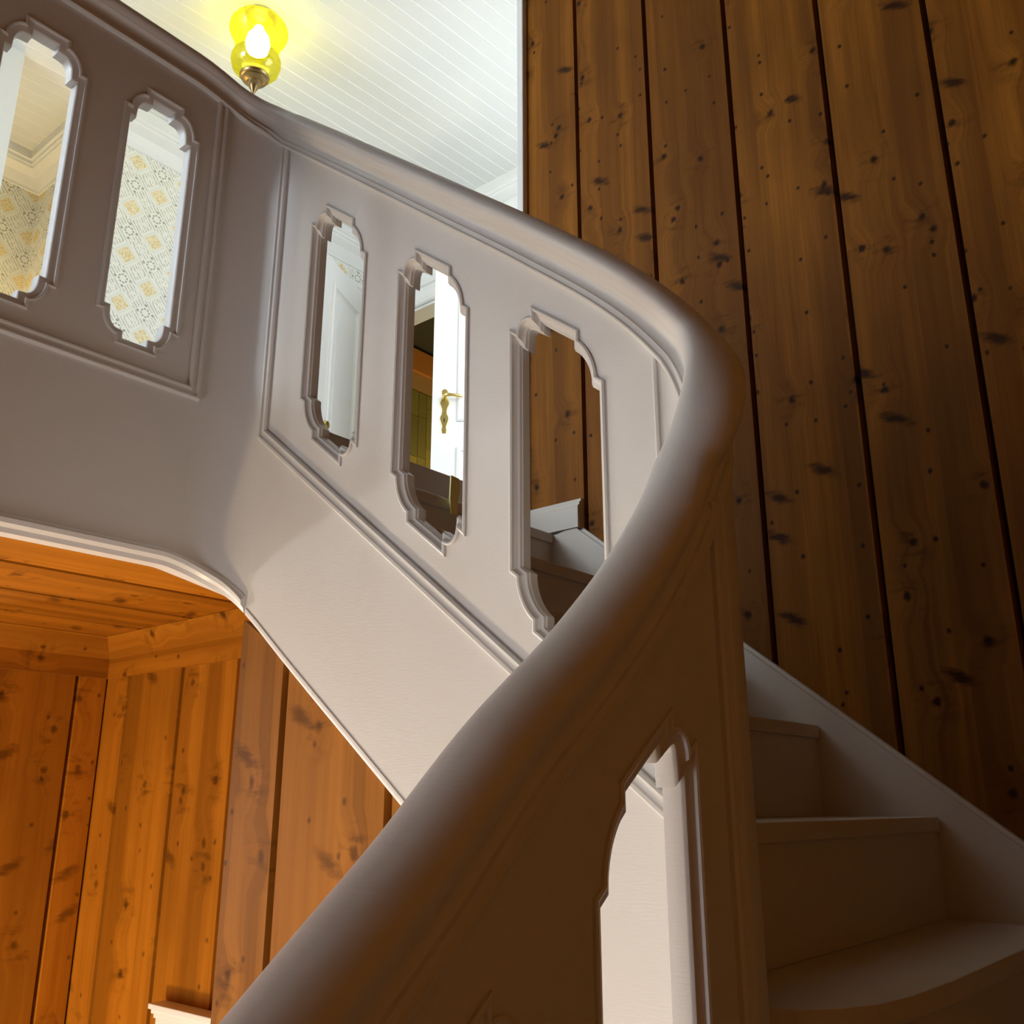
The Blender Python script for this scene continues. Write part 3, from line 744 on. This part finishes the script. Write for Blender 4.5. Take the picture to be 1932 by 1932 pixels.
# thin brass-coloured strip hanging over the top stair edge
st = prism('hook_strip', [(1.560, 0.752), (1.586, 0.750), (1.590, 0.728), (1.578, 0.690), (1.572, 0.655), (1.553, 0.652), (1.551, 0.690), (1.556, 0.725)],
           lambda a, b, d: (d - (0.752 - b) * 0.10, a, b), 1.4985, 1.5025, plain('yellow_strip', (0.85, 0.80, 0.32), 0.35))
tag(st, 'thin yellowish brass strip hanging over the top stair edge behind the middle opening', 'hook strip')

# ------------------------------------------------------------------ ceiling lamp
GL = bpy.data.materials.new('yellow_green_glass'); GL.use_nodes = True
t = GL.node_tree; t.nodes.remove(t.nodes['Principled BSDF']); out = t.nodes['Material Output']
tr = t.nodes.new('ShaderNodeBsdfTransparent'); tr.inputs[0].default_value = (0.70, 0.70, 0.085, 1)
tl = t.nodes.new('ShaderNodeBsdfTranslucent'); tl.inputs[0].default_value = (0.24, 0.235, 0.004, 1)
gs = t.nodes.new('ShaderNodeBsdfGlossy'); gs.inputs[0].default_value = (1, 1, 0.8, 1); gs.inputs[1].default_value = 0.12
m1 = t.nodes.new('ShaderNodeMixShader'); m2 = t.nodes.new('ShaderNodeMixShader'); m2.inputs[0].default_value = 0.06
tc = t.nodes.new('ShaderNodeTexCoord'); vo = t.nodes.new('ShaderNodeTexVoronoi'); vo.inputs['Scale'].default_value = 70
rp = t.nodes.new('ShaderNodeValToRGB'); rp.color_ramp.elements[0].position = 0.2; rp.color_ramp.elements[0].color = (0.22, 0.22, 0.22, 1); rp.color_ramp.elements[1].position = 0.6; rp.color_ramp.elements[1].color = (0.42, 0.42, 0.42, 1)
t.links.new(tc.outputs['Object'], vo.inputs['Vector']); t.links.new(vo.outputs['Distance'], rp.inputs[0]); t.links.new(rp.outputs[0], m1.inputs[0])
t.links.new(tr.outputs[0], m1.inputs[1]); t.links.new(tl.outputs[0], m1.inputs[2]); t.links.new(m1.outputs[0], m2.inputs[1]); t.links.new(gs.outputs[0], m2.inputs[2]); t.links.new(m2.outputs[0], out.inputs[0])
BULB = bpy.data.materials.new('lit_bulb'); BULB.use_nodes = True
bb_ = BULB.node_tree.nodes['Principled BSDF']; bb_.inputs['Emission Color'].default_value = (1.0, 0.88, 0.62, 1); bb_.inputs['Emission Strength'].default_value = 45
LP = (3.01, 1.87, CEIL_UP - 0.004)
lamp = empty('ceiling_lamp', LP, 'glowing yellow-green glass ceiling lamp with bronze finial on the white boarded ceiling', 'lamp')
lathe('canopy', [(0.0, 0.0), (0.066, 0.0), (0.068, -0.012), (0.060, -0.026), (0.046, -0.032), (0.0, -0.032)], LP, ANTIQUE, lamp)
lathe('glass_shade', [(0.046, -0.026), (0.082, -0.028), (0.110, -0.040), (0.123, -0.060), (0.125, -0.078), (0.118, -0.098), (0.106, -0.118), (0.098, -0.140), (0.094, -0.170), (0.092, -0.196), (0.094, -0.212), (0.1000, -0.216), (0.104, -0.226), (0.105, -0.245), (0.098, -0.272), (0.080, -0.296), (0.058, -0.312)], LP, GL, lamp)
lathe('finial', [(0.0, -0.306), (0.060, -0.308), (0.063, -0.316), (0.058, -0.324), (0.050, -0.328), (0.052, -0.334), (0.042, -0.342), (0.032, -0.346), (0.030, -0.356), (0.021, -0.362), (0.019, -0.374), (0.012, -0.384), (0.010, -0.392), (0.003, -0.404), (0.0, -0.406)], LP, ANTIQUE, lamp)
lathe('bulb', [(0.0, -0.050), (0.020, -0.054), (0.026, -0.075), (0.046, -0.105), (0.053, -0.140), (0.046, -0.176), (0.024, -0.196), (0.0, -0.200)], LP, BULB, lamp)
light('ceiling_lamp_light', 'POINT', (LP[0], LP[1], CEIL_UP - 0.13), 12, (1.0, 0.82, 0.45), 0.055)

# ------------------------------------------------------------------ door in the hall below
dl = struct(boxes('door_1', [(1.50, 1.89, AW - 0.045, AW - 0.0185, HALL, -0.545)], WHITE, bevel=0.003))
dc = struct(boxes('trim_8', [(1.48, 2.005, AW - 0.046, AW - 0.0185, -0.545, -0.430), (1.89, 2.005, AW - 0.046, AW - 0.0185, HALL, -0.545)], WHITE_BEAD, bevel=0.002))
boxes('cap_moulding', [(1.48, 2.008, AW - 0.050, AW - 0.0185, -0.430, -0.421), (1.48, 2.011, AW - 0.055, AW - 0.0185, -0.421, -0.412), (1.48, 2.014, AW - 0.061, AW - 0.0185, -0.412, -0.401)], WHITE_BEAD, dc, bevel=0.002)

# ------------------------------------------------------------------ lamps of the hall below (out of the picture)
def globe(name, p, r, drop, label, power, col):
    e = empty(name, p, label, 'lamp')
    lathe('globe', [(0.02, r), (r * 0.6, r * 0.8), (r * 0.95, r * 0.3), (r, 0), (r * 0.95, -r * 0.3), (r * 0.6, -r * 0.8), (0.0, -r)], p, BULB, e, n=24)
    boxes('stem', [(p[0] - 0.006, p[0] + 0.006, p[1] - 0.006, p[1] + 0.006, p[2] + r * 0.9, p[2] + drop)], ANTIQUE, e)
    light(name + '_light', 'POINT', (p[0], p[1], p[2]), power, col, r * 1.05)
HP = (4.35, -0.25, -0.17)
light('hall_pendant_light', 'POINT', HP, 115, (1.0, 0.96, 0.92), 0.10)
light('hall_table_lamp_light', 'POINT', (1.85, 0.0, -1.25), 62, (1.0, 0.74, 0.42), 0.10)

# ------------------------------------------------------------------ lift everything so that the hall floor is z = 0
for o in list(C.objects):
    if o.parent is None: o.location.z += ZO
